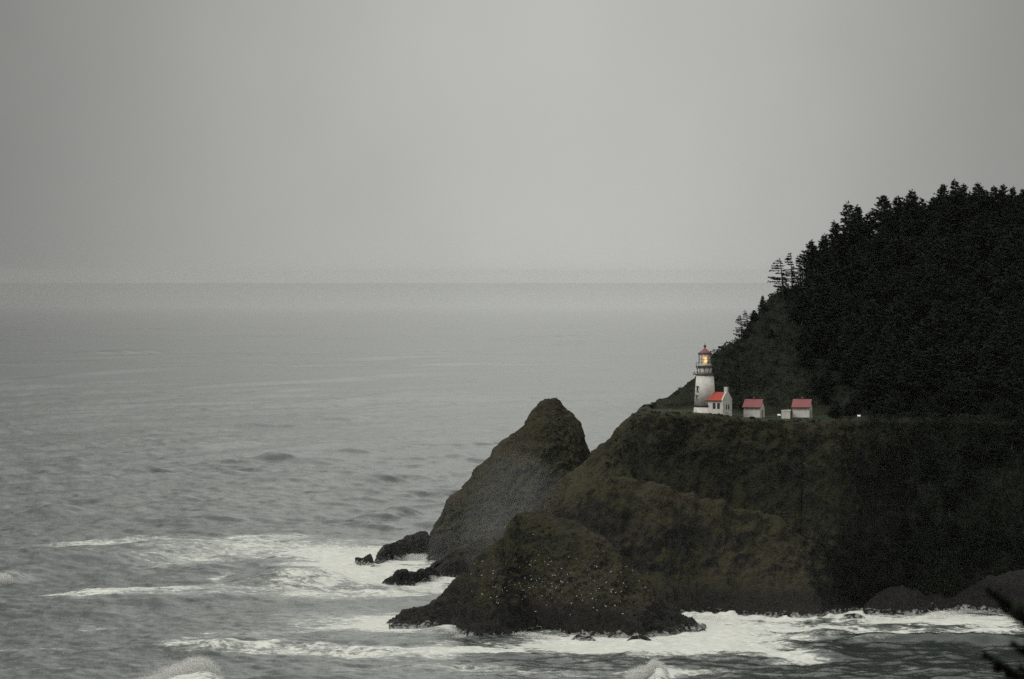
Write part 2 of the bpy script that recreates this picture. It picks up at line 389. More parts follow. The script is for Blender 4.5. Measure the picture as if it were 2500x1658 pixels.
hv = np.empty(len(headland.data.vertices)*3, np.float32); headland.data.vertices.foreach_get('co', hv); hv = hv.reshape(-1, 3)
bvhH = BVHTree.FromPolygons(hv.tolist(), [tuple(p.vertices) for p in headland.data.polygons])
def ground(x, y, bvh=None):
    h = (bvh or bvhH).ray_cast(Vector((x, y, 400)), Vector((0, 0, -1))); return h[0].z if h[0] else None
def view_hit(px, py, bvhs):
    d = Vector(((px-1250)/F, 1, -(py-E)/F)).normalized(); best = None
    for b in bvhs:
        h = b.ray_cast(Vector((0, 0, H)), d)
        if h[0] is not None and (best is None or h[3] < best[3]): best = h
    return best
def bvh_of(o):
    v = np.empty(len(o.data.vertices)*3, np.float32); o.data.vertices.foreach_get('co', v)
    return BVHTree.FromPolygons(v.reshape(-1, 3).tolist(), [tuple(p.vertices) for p in o.data.polygons])

def mound(name, outline, base_py, thick, mat, amp=0.8, size=6.0, step=2.5, rows=(12, 18, 18, 14, 10), bulge=0.62, dark=0.0, noise2=0.5):
    """free-standing rock: crest silhouette, foot at the sea in front, real depth behind"""
    o = np.array(outline, float); px = np.arange(o[0, 0], o[-1, 0]+0.01, step)
    cpy = np.interp(px, o[:, 0], o[:, 1])
    yf = ysea(interp(px, base_py)); nk = max(1, int(14/step)); kk = np.ones(2*nk+1)/(2*nk+1)
    if px[-1]-px[0] > 200:
        for _ in range(3): yf = np.convolve(np.pad(yf, nk, 'edge'), kk, 'valid')
    edge = np.clip(np.minimum(px-px[0], px[-1]-px)/(0.25*(px[-1]-px[0])), 0, 1)
    th = thick*(0.25+0.75*np.sqrt(edge)); yc = yf+th
    zc = np.maximum(zy(cpy, yc), 0.25); f = np.full_like(px, -2.5)
    tr = [(f, yf-1.5), (zc*0.30, yf+th*0.18), (zc*bulge+zc*0.08, yf+th*0.52), (zc, yc), (zc*0.6, yc+th*0.6), (f, yc+th*1.1)]
    return loft(name, px, tr, rows, mat, amp=amp, size=size, noise2=noise2,
                dark=(lambda v, p: np.full_like(v*p, dark)), flat=(lambda v, p: (0.45+0.55*np.clip(np.minimum(p-px[0], px[-1]-p)/40, 0, 1))*(1-0.45*np.exp(-((v-3)/0.4)**2))))

near_rock, NQ, NV = mound('rock_promontory', [(950,1539),(960,1529),(990,1508),(1020,1495),(1050,1475),(1080,1446),(1108,1427),(1116,1411),(1140,1402),(1155,1390),(1161,1370),(1180,1346),(1205,1326),
     (1232,1310),(1241,1286),(1255,1262),(1280,1247),(1310,1241),(1340,1247),(1362,1262),(1400,1276),(1450,1303),(1500,1342),(1560,1402),(1620,1470),(1660,1510),(1690,1528),(1722,1542)],
     [(950,1539),(1020,1533),(1060,1536),(1100,1540),(1120,1549),(1140,1560),(1190,1562),(1240,1557),(1270,1548),(1320,1549),(1400,1552),(1500,1557),(1560,1560),(1640,1553),(1722,1543)],
     30, M['headland'], amp=1.1, size=7, rows=(14, 60, 80, 24, 10), step=2.0, noise2=0.8)
tag(near_rock, 'broad dark rocky point dotted with white birds, nearest the camera', 'sea rock')
stack, SQ, SV = mound('sea_stack', [(1046,1372),(1050,1345),(1055,1300),(1066,1278),(1090,1246),(1096,1221),(1130,1195),(1152,1165),(1176,1140),(1200,1116),(1210,1098),(1245,1070),(1266,1054),(1280,1035),
     (1300,1000),(1318,983),(1330,977),(1355,976),(1370,983),(1385,1000),(1398,1009),(1410,1030),(1420,1060),(1430,1085),(1445,1112),(1470,1180),(1500,1270),(1520,1350)],
     [(1046,1372),(1520,1362)], 34, M['headland'], amp=1.1, size=8, rows=(14, 60, 80, 24, 10), step=2.0, noise2=0.9)
tag(stack, 'tall pointed sea stack with a blunt top rising behind the headland', 'sea stack')
ROCKS = [
 ('rock', [(918,1378),(921,1356),(935,1341),(945,1332),(952,1333),(962,1330),(985,1318),(1005,1306),(1025,1297),(1040,1298),(1047,1308),(1052,1322),(1056,1345),(1060,1362)],
  [(918,1378),(940,1370),(1060,1364)], 8, 'long sloping rock touching the left foot of the sea stack'),
 ('rock', [(868,1362),(874,1361),(885,1364),(897,1356),(904,1352),(909,1362),(913,1383)], [(868,1378),(913,1383)], 2.5, 'small pointed rock alone in the surf, leftmost of the rocks'),
 ('rock', [(933,1430),(942,1417),(955,1409),(964,1409),(966,1395),(973,1391),(985,1391),(991,1404),(1006,1400),(1028,1390),(1050,1386),(1064,1392),(1075,1405)],
  [(933,1432),(960,1436),(1000,1433),(1040,1424),(1075,1415)], 5, 'low knobbly reef rock with a round lump, foam pouring over it'),
 ('rock', [(1046,1392),(1060,1376),(1075,1366),(1092,1361),(1110,1366),(1122,1380),(1132,1400),(1140,1420)], [(1046,1402),(1100,1412),(1140,1420)], 6, 'blocky wet rock between the low reef and the promontory'),
 ('boulder', [(2108,1502),(2114,1484),(2124,1466),(2145,1450),(2166,1441),(2200,1438),(2235,1443),(2256,1458),(2268,1474),(2290,1502)], [(2108,1502),(2290,1502)], 13, 'rounded black boulder in the cove, surf on both sides'),
 ('rock', [(2262,1493),(2280,1472),(2300,1462),(2318,1468),(2330,1493)], [(2262,1494),(2330,1494)], 4, 'foam-streaked low rock just right of the black boulder'),
 ('rock', [(2296,1480),(2330,1452),(2370,1432),(2420,1408),(2470,1398),(2520,1394),(2600,1392),(2700,1400)], [(2296,1487),(2400,1494),(2480,1500),(2700,1504)], 16, 'dark rock shelf at the right edge below the scrubby cliff'),
 ('rock', [(1893,1511),(1905,1501),(1925,1497),(1938,1512)], [(1893,1514),(1938,1515)], 2, 'small flat black rock at the foot of the cliff, left one of two'),
 ('rock', [(2050,1510),(2072,1500),(2090,1498),(2112,1508)], [(2050,1512),(2112,1512)], 2.5, 'small flat black rock between the cliff end and the boulder'),
 ('rock', [(1395,1562),(1408,1553),(1425,1556),(1440,1552),(1452,1562)], [(1395,1566),(1452,1568)], 2, 'brown rock washed by foam in front of the promontory, left one'),
 ('rock', [(1530,1564),(1545,1554),(1562,1552),(1580,1557),(1592,1564)], [(1530,1569),(1592,1570)], 2, 'brown rock washed by foam in front of the promontory, right one'),
]
for nm, ol, bp, th, lab in ROCKS:
    small = (ol[-1][0]-ol[0][0]) < 70
    o, _, _ = mound(nm, ol, bp, th, M['rock'], amp=0.5 if small else 1.0, size=2.2 if small else 4.5, step=1.2 if small else 2.2, noise2=0.6)
    tag(o, lab, nm if nm == 'boulder' else 'rock', 'wave-washed rocks around the headland')
SHORE = np.array(SHORE)

# ---------------------------------------------------------------- sea
def sea():
    rows = [60, 150, 300, 500, 700, 850, 920]
    Y = 955.0
    while Y < 40000:
        rows.append(Y); Y += max(Y*Y/(H*4719)*0.36, 0.0)
        if Y > 9000: Y += Y*0.01
    rows.append(44000.0)
    rows = np.array(rows); u = np.linspace(-1, 1, 620)
    half = rows*0.125+50
    out_ = np.array([1.15, 1.4, 1.8, 2.5, 3.6, 5.5, 9.0]); us = np.concatenate([-out_[::-1], u, out_]); wide = 28000*np.clip(half/2000, 0.12, 1)
    X = np.clip(us, -1, 1)[None, :]*half[:, None]+(np.sign(us)*np.maximum(np.abs(us)-1, 0)/8.0)[None, :]*wide[:, None]; u = us; YY = rows[:, None]+0*X
    x = X.ravel(); y = YY.ravel()
    rg = np.random.default_rng(11); h = np.zeros_like(x)
    fade = np.clip(1.12-y/8500, 0, 1)
    p2 = np.stack([x, y, 0*x], -1)
    grp = fbm(p2, 420, 2); grp2 = fbm(p2+900, 160, 2)
    grp3 = fbm(p2+77, 600, 2)
    warp = fbm(p2+333, 320, 2)*34
    for k in range(9):                                        # long swell rolling in from the open sea
        lam = rg.uniform(60, 150); th = R(-31)+rg.normal()*R(9)
        A = lam*0.0048*rg.uniform(0.6, 1.3)
        ph = (x*math.cos(th)+y*math.sin(th)+warp)/lam*2*math.pi+rg.uniform(0, 6.28)
        h += A*(np.exp(2.0*(np.sin(ph)-1))*2-0.6)*np.clip(0.8+2.2*(grp if k % 2 else grp3), 0.1, 2.4)
    mid = np.clip(1.3-(y-950)/4200, 0, 1)
    for k in range(9):
        lam = rg.uniform(20, 52); th = R(-33)+rg.normal()*R(15)
        ph = (x*math.cos(th)+y*math.sin(th)+warp*0.7)/lam*2*math.pi+rg.uniform(0, 6.28)
        h += lam*0.0034*(np.exp(1.8*(np.sin(ph)-1))*2-0.6)*mid*np.clip(0.8+2.0*(grp3 if k % 2 else grp), 0.1, 2.2)
    near = np.clip(1.4-(y-950)/2600, 0, 1)
    for k in range(16):                                       # wind sea
        lam = rg.uniform(7, 26); th = R(-45)+rg.normal()*R(38); A = lam*0.0052
        ph = (x*math.cos(th)+y*math.sin(th)+warp*0.4)/lam*2*math.pi+rg.uniform(0, 6.28)
        h += A*(np.exp(1.5*(np.sin(ph)-1))*2-0.7)*near*np.clip(0.8+1.5*grp2, 0.2, 2)
    h += (fbm(p2+50, 9, 3)*0.7+fbm(p2+950, 3.2, 2)*0.22)*near
    h *= fade*np.repeat((np.abs(us) <= 1.0)[None, :], len(rows), 0).ravel()
    # named waves: (px, py) crest centre, half length px, height m, width m, tilt (dy per dx)
    for (px, py, hl, a, w, tl) in [(488,1686,74,3.4,9,0.1),(430,1690,110,2.4,8,0.1),(1612,1682,34,3.8,7,-0.2),(1570,1684,60,2.0,7,0),(15,1412,45,2.4,9,0.3),(740,1440,170,2.0,11,0.15),(1750,1507,60,1.5,4,0),(500,1590,200,1.0,7,0.1),
                                   (950,1440,80,1.2,7,0),(300,1455,160,1.0,8,0.1),(980,1265,50,1.8,12,0.6),
                                   (1075,1545,55,1.6,4,0.2),(2240,1530,110,1.0,6,0),(2000,1545,60,1.2,6,0)]:
        Yc = ysea(py); xc = wx(px, Yc); L = hl/F*Yc
        dx = (x-xc); yy = y-Yc-tl*dx*2.0
        h += a*np.exp(-(dx/L)**2)*np.exp(-np.abs(yy/w)**1.6)
    # long swell crests, each a line over the water
    wv = fbm(p2+131, 90, 3)
    for (x0_, y0_, x1_, y1_, a, w) in [(150,1125,470,1104,1.8,14),(440,1108,630,1088,2.2,15),(640,1133,780,1115,2.2,13),(770,1117,900,1116,1.6,12),(0,1192,250,1173,1.8,11),(230,1175,430,1158,1.5,11),(50,930,380,902,2.0,26),(500,944,760,934,1.8,24),
          (740,936,1010,914,1.8,24),(640,957,770,950,1.4,20),(0,1012,240,1004,1.8,18),(330,1057,560,1050,1.6,16),(780,1030,900,1024,1.8,17),(560,1040,760,1040,1.2,15),(870,1176,1000,1163,1.5,12),(200,1225,320,1218,1.6,9),(90,1262,170,1254,1.8,8),(440,1280,540,1266,1.8,8),
          (880,1278,1010,1262,2.0,8),(700,1205,880,1200,1.0,9),(950,1050,1150,1040,1.2,14),(1000,1120,1130,1112,1.2,12),(300,970,470,966,1.2,18),(1350,1010,1500,1000,1.4,17),(900,965,1180,958,1.3,20),(150,865,420,862,2,32),(800,880,1150,868,2,32),
          (640,1440,820,1432,2.6,9),(820,1434,1000,1450,1.6,7),(330,1480,640,1462,1.4,6),(0,1395,130,1380,1.2,6),(350,1592,760,1588,1.2,4.5),(760,1588,1100,1600,1.0,4.5),(1980,1552,2200,1556,1.2,4.5),(2240,1552,2500,1560,1.3,4.5),(0,1510,260,1500,1.0,6),(1200,1606,1420,1600,.9,4)]:
        A0 = np.array([wx(x0_, ysea(y0_)), ysea(y0_)]); B0 = np.array([wx(x1_, ysea(y1_)), ysea(y1_)]); D0 = B0-A0; LL = np.hypot(*D0); D0 /= LL
        rx_ = x-A0[0]; ry_ = y-A0[1]; tt = (rx_*D0[0]+ry_*D0[1])/LL; w = w*(0.6 if y0_ < 1220 else 1.0); nn_ = rx_*D0[1]-ry_*D0[0]+wv*w*0.5
        h += 1.3*a*np.exp(-(nn_/w)**2)*np.exp(-np.abs((tt-0.5)/0.55)**3.0)
    # surf: distance to the rocks
    foam = -0.17-0.20*np.clip((y-1250)/500, 0, 1); d = np.full_like(x, 1e3)
    m = (y > 940) & (y < 1560) & (np.abs(x-40) < 190)
    xs, ys = x[m], y[m]; dd = np.full(len(xs), 1e3)
    for sx_, sy_ in SHORE[::2]:
        dd = np.minimum(dd, np.hypot(xs-sx_, (ys-sy_)*0.42))
    d[m] = dd
    dn = np.maximum(d+fbm(p2+620, 14, 4)*5, 0)
    foam += 0.46*np.exp(-(dn/3.6)**1.5)+0.28*np.exp(-dn/18)
    h *= 1-0.75*np.exp(-d/14)
    h += np.exp(-(d/3.0)**2)*(0.1+fbm(p2+70, 5, 3)*1.5)
    wob = fbm(p2+811, 38, 3)
    # drifting foam fields, placed where they lie on the water
    for (px, py, rx, ry, s) in [(950,1372,190,30,.56),(780,1345,250,22,.36),(960,1425,190,22,.60),(860,1368,130,20,.34),(760,1425,160,14,.30),(560,1340,190,12,.27),(330,1318,200,15,.33),(180,1325,170,8,.28),(430,1362,140,13,.36),(250,1345,120,6,.36),(620,1320,140,8,.40),(545,1405,25,12,.45),
                                (350,1463,280,12,.36),(150,1462,130,9,.28),(700,1450,160,8,.20),(1010,1535,200,14,.55),(900,1520,260,18,.30),(600,1545,160,14,.30),(430,1578,60,16,.42),(560,1590,220,7,.40),(900,1590,340,10,.28),
                                (1300,1585,420,20,.42),(1600,1570,220,22,.48),(1750,1545,240,20,.42),(1850,1590,170,18,.45),(1950,1600,60,10,.50),(1750,1515,150,10,.35),(1990,1530,180,9,.38),(2250,1508,170,8,.55),(2250,1540,220,7,.35),(2400,1515,150,12,.55),
                                (2450,1535,110,7,.35),(1350,1645,320,9,.27),(1150,1630,260,8,.25),(60,1585,120,4,.28),(100,1635,140,5,.2),(200,1535,90,6,.2),(330,1533,120,5,.18),(2100,1488,30,4,.7),(1240,1037,45,2.5,.36),(1470,1053,60,2.5,.30),
                                (2050,1600,50,3,.3),(2230,1625,60,4,.25),(480,1684,95,20,.4),(400,1690,110,10,.4),(1612,1680,36,20,.5),(20,1412,60,9,.3),(1610,1640,60,20,.25),(1700,1638,180,8,.25),(2120,1640,100,5,.12),(2430,1650,90,8,.15)]:
        Yc = ysea(py); xc = wx(px, Yc); lx = rx/F*Yc; ly = abs(ysea(py-ry)-ysea(py+ry))/2
        ly *= 1.25; foam += (0.12+s*0.95)*np.exp(-(((x-xc+wob*ly*0.25)/lx)**2+((y-Yc+wob*ly*1.1)/ly)**2)**1.1)
    # whitecaps follow the crests
    foam += np.clip((h-1.6)*0.10, 0, 0.12)*near
    foam += fbm(p2+500, 34, 3)*0.22*near
    o = mesh_np('sea', np.stack([x, y, h], -1), grid_faces(len(rows), len(u)), M['sea'], attrs={'foam': foam})
    tag(o, kind='structure'); return o
sea_o = sea()

# flying spray: clouds of droplets thrown up where waves break
def spray(name, label, blobs, n, size=0.065):
    P = []
    w = np.array([b[6] for b in blobs], float); w /= w.sum()
    for b, wt in zip(blobs, w):
        k = int(n*wt); g = RNG.normal(size=(k, 3)); r = RNG.random(k)**0.32*RNG.uniform(0.86, 1.06, k)
        g /= np.linalg.norm(g, axis=1)[:, None]; g *= (r*1.0)[:, None]
        g[:, 2] = np.abs(g[:, 2])
        q = g*np.array([b[3], b[4], b[5]])+np.array(b[:3])
        q[:, 0] -= (1-r)*0+RNG.exponential(0.10, k)*b[3]
        q[:, 2] += fbm(q, 1.6, 3)*b[5]*0.07
        P.append(q)
    P = np.concatenate(P); k = len(P)
    t = RNG.normal(size=(k, 3, 3)); t /= np.linalg.norm(t, axis=2)[..., None]
    s = size*RNG.uniform(0.4, 1.5, k)[:, None, None]
    V = (P[:, None, :]+t*s).reshape(-1, 3)
    o = mesh_np(name, V, np.arange(3*k).reshape(-1, 3), M['spray'], smooth=False); tag(o, label, 'spray', kind='stuff'); return o
def sp(px, py, Y, rx, ry, rz, w=1.0): return (wx(px, Y), Y, zy(py, Y), rx, ry, rz, w)
spray('spray', 'rounded plume of white spray blown off a breaking wave, bottom left', [sp(490, 1682, 962, 5.4, 4, 6.9, 3), sp(455, 1684, 961, 7.5, 4, 5.6, 2), sp(405, 1688, 960, 9, 4, 3.6, 1.3)], 520000, 0.046)
spray('spray', 'curling crest of white spray at the bottom edge under the promontory', [sp(1616, 1684, 965, 2.0, 3, 5.6, 2), sp(1600, 1674, 966, 2.4, 3, 5.6, 2), sp(1575, 1678, 966, 4.4, 3, 4.8, 1.2)], 320000, 0.046)
spray('spray', 'white spray flying off a wave crest at the left edge', [sp(8, 1424, 1290, 3.6, 4, 3.0, 2), sp(-12, 1426, 1290, 3.8, 4, 3.8, 1)], 40000, 0.06)
lst = []
for (px, py, Y, r, hh) in [(985,1362,1386,2.5,1.6),(1010,1364,1384,3,2.4),(1035,1362,1384,3,2.2),(1050,1366,1380,2.5,2),(960,1372,1376,3,1.4),(1025,1416,1285,2.4,3.2),(1040,1410,1290,1.6,3.4),(1055,1418,1285,3,2.2),(1090,1418,1288,3,1.5),(1010,1424,1275,2.5,1.8)]:
    lst.append(sp(px, py+6, Y, r, 2, hh, r*hh))
spray('spray', 'surf spray bursting between the reef rocks left of the promontory', lst, 50000, 0.07)
lst = []
for (px, py, r, hh) in [(1045,1541,4,.8),(1085,1546,3.5,1.2),(1108,1549,2.6,2.0),(1125,1560,2,1.6),(1285,1555,4,1.6),(1310,1557,3,1.6),(1345,1558,3,1.2),(1440,1563,5,.8),(1500,1567,5,.8),(1600,1562,5,.8),(1680,1553,5,.6),(1735,1512,5,1.5),(1760,1514,4,1.0),(1690,1509,3,.9),
                        (2130,1508,4,.7),(2290,1506,4,1.8),(2320,1502,5,1.6),(2370,1505,6,.9),(2430,1508,6,.8),(2090,1489,3,.8),(1920,1518,3,.5),(1650,1540,4,.6)]:
    Y = ysea(py+3); lst.append(sp(px, py+3, Y, r, 1.6, hh, r*hh))
spray('spray', 'white surf spray along the foot of the promontory and cliff', lst, 80000, 0.065)

# ---------------------------------------------------------------- lighthouse
LX, LY, LZ = wx(1721, 1200), 1200.0, 49.0
lh = empty('lighthouse', (LX, LY, LZ), 0)
tag(lh, 'white round lighthouse with red cone roof and glowing amber lens', 'lighthouse')
U = 1/9.6
b = MB(); b.lathe([(3.0, -1.2), (3.0, -0.05), (2.86, 0.0), (2.80, 1.25)]); 
b.lathe([(2.78, 1.75), (2.22, 9.2)])
b.build('tower', M['white'], lh, True)
b = MB(); b.lathe([(2.81, 1.2), (2.90, 1.24), (2.88, 1.74), (2.77, 1.8)], 32, cap=False); b.build('base_band', M['dark'], lh, True)
b = MB(); b.lathe([(2.20, 9.2), (2.42, 9.3), (2.42, 9.55), (2.0, 9.6)], 32); b.build('lower_band', M['dark'], lh, True)
b = MB(); b.lathe([(1.86, 9.58), (1.86, 11.35)], 32); b.build('watch_room', M['white'], lh, True)
for k in range(10):
    a = 2*math.pi*k/10+0.2; c, s = math.cos(a), math.sin(a)
    b = MB(); b.tube([(1.88*c, 1.88*s, 9.95), (2.0*c, 2.0*s, 10.6), (2.25*c, 2.25*s, 11.35)], 0.07, 5); b.build('bracket', M['greenmetal'], lh)
b = MB(); b.lathe([(1.9, 11.36), (2.38, 11.38), (2.38, 11.58), (1.6, 11.6)], 32); b.build('gallery_deck', M['greenmetal'], lh, True)
b = MB()
for k in range(16):
    a = 2*math.pi*k/16; b.tube([(2.3*math.cos(a), 2.3*math.sin(a), 11.55), (2.3*math.cos(a), 2.3*math.sin(a), 12.5)], 0.022, 5)
for zz in (12.05, 12.5):
    b.tube([(2.3*math.cos(2*math.pi*k/32), 2.3*math.sin(2*math.pi*k/32), zz) for k in range(33)], 0.022, 5)
b.build('railing', M['greenmetal'], lh)
b = MB(); b.lathe([(1.62, 11.58), (1.62, 12.1)], 24); b.build('lantern_wall', M['white'], lh, True)
b = MB(); b.lathe([(1.56, 12.1), (1.56, 14.55)], 24, cap=False); b.build('lantern_glass', M['glass'], lh, True)
b = MB()
for k in range(12):
    a = 2*math.pi*k/12; c, s = 1.58*math.cos(a), 1.58*math.sin(a); b.tube([(c, s, 12.1), (c, s, 14.6)], 0.045, 5)
b.tube([(1.58*math.cos(2*math.pi*k/24), 1.58*math.sin(2*math.pi*k/24), 13.3) for k in range(25)], 0.04, 5)
b.build('lantern_frame', M['greenmetal'], lh)
b = MB(); b.lathe([(1.60, 14.5), (1.80, 14.55), (1.80, 14.82), (1.62, 14.86)], 24); b.build('eave_ring', M['dark'], lh, True)
b = MB(); b.lathe([(1.78, 14.84), (1.35, 15.15), (0.75, 15.65), (0.34, 16.0), (0.30, 16.05)], 24); rf = b.build('roof', M['rose'], lh, True)
b = MB(); b.lathe([(0.14, 15.95), (0.16, 16.3), (0.34, 16.45), (0.36, 16.7), (0.2, 16.95), (0.07, 17.05)], 14); b.build('ventilator', simple('dark_red_metal', (0.10, 0.02, 0.02), 0.5), rf, True)
b = MB(); b.tube([(0, 0, 17.0), (0, 0, 17.7)], [0.05, 0.02], 6); b.build('finial', M['dark'], rf)
b = MB(); b.lathe([(0.35, 12.1), (0.5, 12.35), (0.62, 12.75), (0.68, 13.25), (0.62, 13.75), (0.48, 14.1), (0.28, 14.3)], 20); ln = b.build('lens', M['lens'], lh, True)
b = MB(); b.lathe([(0.10, -0.75), (0.24, -0.55), (0.26, 0.3), (0.2, 0.75), (0.08, 0.9)], 12); lm = b.build('lamp', M['lamp'], ln, True); lm.location = (0.12, -0.58, 13.1)
def lhwin(ang, z, w=0.55, h=1.0):
    r = 2.80-(z-1.5)*0.0745; a = ang
    f = MB(); f.box(-w/2-0.1, w/2+0.1, -0.02, 0.14, -0.1, h+0.1); o = f.build('window', M['white'], lh)
    o.location = ((r-0.06)*math.sin(a), -(r-0.06)*math.cos(a), z); o.rotation_euler = (0, 0, a)
    o.scale = (1, -1, 1)
    g = MB(); g.box(-w/2, w/2, 0.141, 0.16, 0, h); g.build('pane', M['win'], o)
    g = MB(); g.box(-w/2-0.22, w/2+0.22, 0.0, 0.42, h+0.12, h+0.24); g.build('hood', M['dark'], o)
    g = MB(); g.box(-w/2-0.18, w/2+0.18, 0.0, 0.30, -0.22, -0.11); g.build('sill', M['dark'], o)
lhwin(R(-50), 5.3); lhwin(R(-52), 3.3, 0.45, 0.7)

# work room joined to the tower: part of the lighthouse
wr = empty('workroom', (0, 0, 0)); wr.parent = lh
wa = R(-30); wr.rotation_euler = (0, 0, wa); wr.location = (1.3, -0.2, 0)
Wl, Wh, Wr = 4.95, 3.0, 2.45      # length along local x, wall height, half width
b = MB(); x0, x1 = 0.2, Wl-0.34
b.add([(x0,-Wr,-1),(x1,-Wr,-1),(x1,Wr,-1),(x0,Wr,-1),(x0,-Wr,Wh),(x1,-Wr,Wh),(x1,Wr,Wh),(x0,Wr,Wh)], [(0,1,5,4),(2,3,7,6),(3,0,4,7),(1,2,6,5)])
b.build('wall', M['white'], wr)
b = MB(); ph = 5.15
prof = [(-Wr-.12,-1),(-Wr-.12,Wh+.15),(-Wr+.15,Wh+.55),(-0.45,ph),(0.45,ph),(Wr-.15,Wh+.55),(Wr+.12,Wh+.15),(Wr+.12,-1)]
n = len(prof); gx0, gx1 = Wl-0.34, Wl
b.add([(gx0, y, z) for y, z in prof]+[(gx1, y, z) for y, z in prof], [tuple(range(n))[::-1], tuple(range(n, 2*n))]+[(i, (i+1) % n, n+(i+1) % n, n+i) for i in range(n)])
b.build('gable_wall', M['white'], wr)
b = MB(); b.box(Wl-0.75, Wl+0.02, -0.42, 0.42, ph-0.6, ph+1.0); b.box(Wl-0.8, Wl+0.07, -0.48, 0.48, ph+1.0, ph+1.15); b.build('chimney', M['white'], wr)
b = MB(); t = 0.12
for s in (-1, 1):
    e = (Wr+0.32)*s; ze = Wh-0.12; zr = ph-0.25
    vs = [(x0-0.1, e, ze), (x1-0.003, e, ze), (x1-0.003, 0, zr), (x0-0.1, 0, zr)]
    vs += [(v[0], v[1], v[2]+t) for v in vs]
    b.add(vs, [(0,1,2,3),(7,6,5,4),(0,4,5,1),(1,5,6,2),(3,7,4,0)])
b.build('roof', M['red'], wr)
b = MB(); b.box(x0-0.1, x1, -Wr-0.40, -Wr-0.30, Wh-0.20, Wh-0.08); b.build('gutter', M['dark'], wr)
def box_window(parent, x, y, z, w, h, face='y-'):
    o = MB()
    if face == 'y-':
        o.box(x-w/2-0.09, x+w/2+0.09, y-0.05, y+0.03, z-0.09, z+h+0.09); f = o.build('window', M['wood'], parent)
        o = MB(); o.box(x-w/2, x+w/2, y-0.07, y-0.051, z, z+h)
    else:
        o.box(y-0.03, y+0.05, x-w/2-0.09, x+w/2+0.09, z-0.09, z+h+0.09); f = o.build('window', M['wood'], parent)
        o = MB(); o.box(y+0.051, y+0.07, x-w/2, x+w/2, z, z+h)
    o.build('pane', M['win'], f)
box_window(wr, 2.45, -Wr, 0.9, 0.62, 1.35); box_window(wr, 3.7, -Wr, 0.9, 0.62, 1.35)
box_window(wr, -0.55, Wl, 0.7, 0.4, 1.1, 'x+'); box_window(wr, 0.6, Wl, 0.7, 0.4, 1.1, 'x+')
b = MB(); b.box(Wl, Wl+1.0, -0.35, 0.5, -1.2, 0.0); b.box(Wl, Wl+0.5, -0.35, 0.5, 0.0, 0.25); b.build('steps', M['white'], wr, bevel=0.02)

# ---------------------------------------------------------------- two oil houses
def oil_house(px, Y, z, rz, label):
    o = empty('oil_house', (wx(px, Y), Y, z), rz); tag(o, label, 'storage house', 'white oil houses with red roofs on the terrace')
    w, d, h, rr = 2.15, 2.3, 2.95, 1.75
    b = MB(); b.add([(-w,-d,-1),(w,-d,-1),(w,d,-1),(-w,d,-1),(-w,-d,h),(w,-d,h),(w,d,h),(-w,d,h),(-w,0,h+rr),(w,0,h+rr)],
                    [(0,1,5,4),(2,3,7,6),(1,2,6,9,5),(3,0,4,8,7)]); b.build('wall', M['white'], o)
    b = MB(); t = 0.13; ov = 0.3; ox = 0.28
    for s in (-1, 1):
        k = rr/d; vs = [(-w-ox, (d+ov)*s, h-ov*k+0.02), (w+ox, (d+ov)*s, h-ov*k+0.02), (w+ox, 0, h+rr+0.02), (-w-ox, 0, h+rr+0.02)]
        vs += [(v[0], v[1], v[2]+t) for v in vs]; b.add(vs, [(0,1,2,3),(7,6,5,4),(0,4,5,1),(1,5,6,2),(3,7,4,0)])
    r_ = b.build('roof', M['rose'], o)
    b = MB(); b.lathe([(0.16, 0), (0.16, 0.4), (0.26, 0.42), (0.05, 0.6)], 10); v = b.build('vent', M['rose'], r_); v.location = (0, 0, h+rr+0.1)
    b = MB(); b.box(-w-ox, w+ox, -d-ov-0.1, -d-ov-0.003, h-ov*rr/d-0.12, h-ov*rr/d+0.02); b.build('gutter', M['dark'], o)
    b = MB(); b.box(w+0.003, w+0.06, -0.5, 0.5, 0.0, 2.1); b.build('door', M['wood'], o)
    b = MB(); b.box(-w-0.04, w+0.04, -d-0.05, -d-0.003, -1, 0.25); b.build('plinth', M['stone'], o)
    return o
oil_house(1841, 1203, 47.25, R(-18), 'white oil house with faded red roof and a bush against its wall, nearer the lighthouse')
oil_house(1959, 1203, 47.25, R(-13), 'white oil house with faded red roof beside the low white shed, farther from the lighthouse')
# low flat-roofed shed
sh = empty('shed', (wx(1919, 1201), 1201, 47.2), R(-6)); tag(sh, 'low white flat-topped shed left of the second oil house', 'shed')
b = MB(); b.box(-1.1, 1.1, -1.1, 1.1, -1, 2.0); b.build('wall', M['white'], sh)
b = MB(); b.add([(-1.2,-1.2,2.003),(1.2,-1.2,2.003),(1.2,1.2,2.003),(-1.2,1.2,2.003),(-1.2,-1.2,2.10),(1.2,-1.2,2.22),(1.2,1.2,2.22),(-1.2,1.2,2.10)],[(0,3,2,1),(4,5,6,7),(0,1,5,4),(1,2,6,5),(2,3,7,6),(3,0,4,7)]); b.build('roof', M['signwhite'], sh)
b = MB(); b.box(1.103, 1.15, -0.5, 0.4, 0, 1.8); b.build('door', M['wood'], sh)
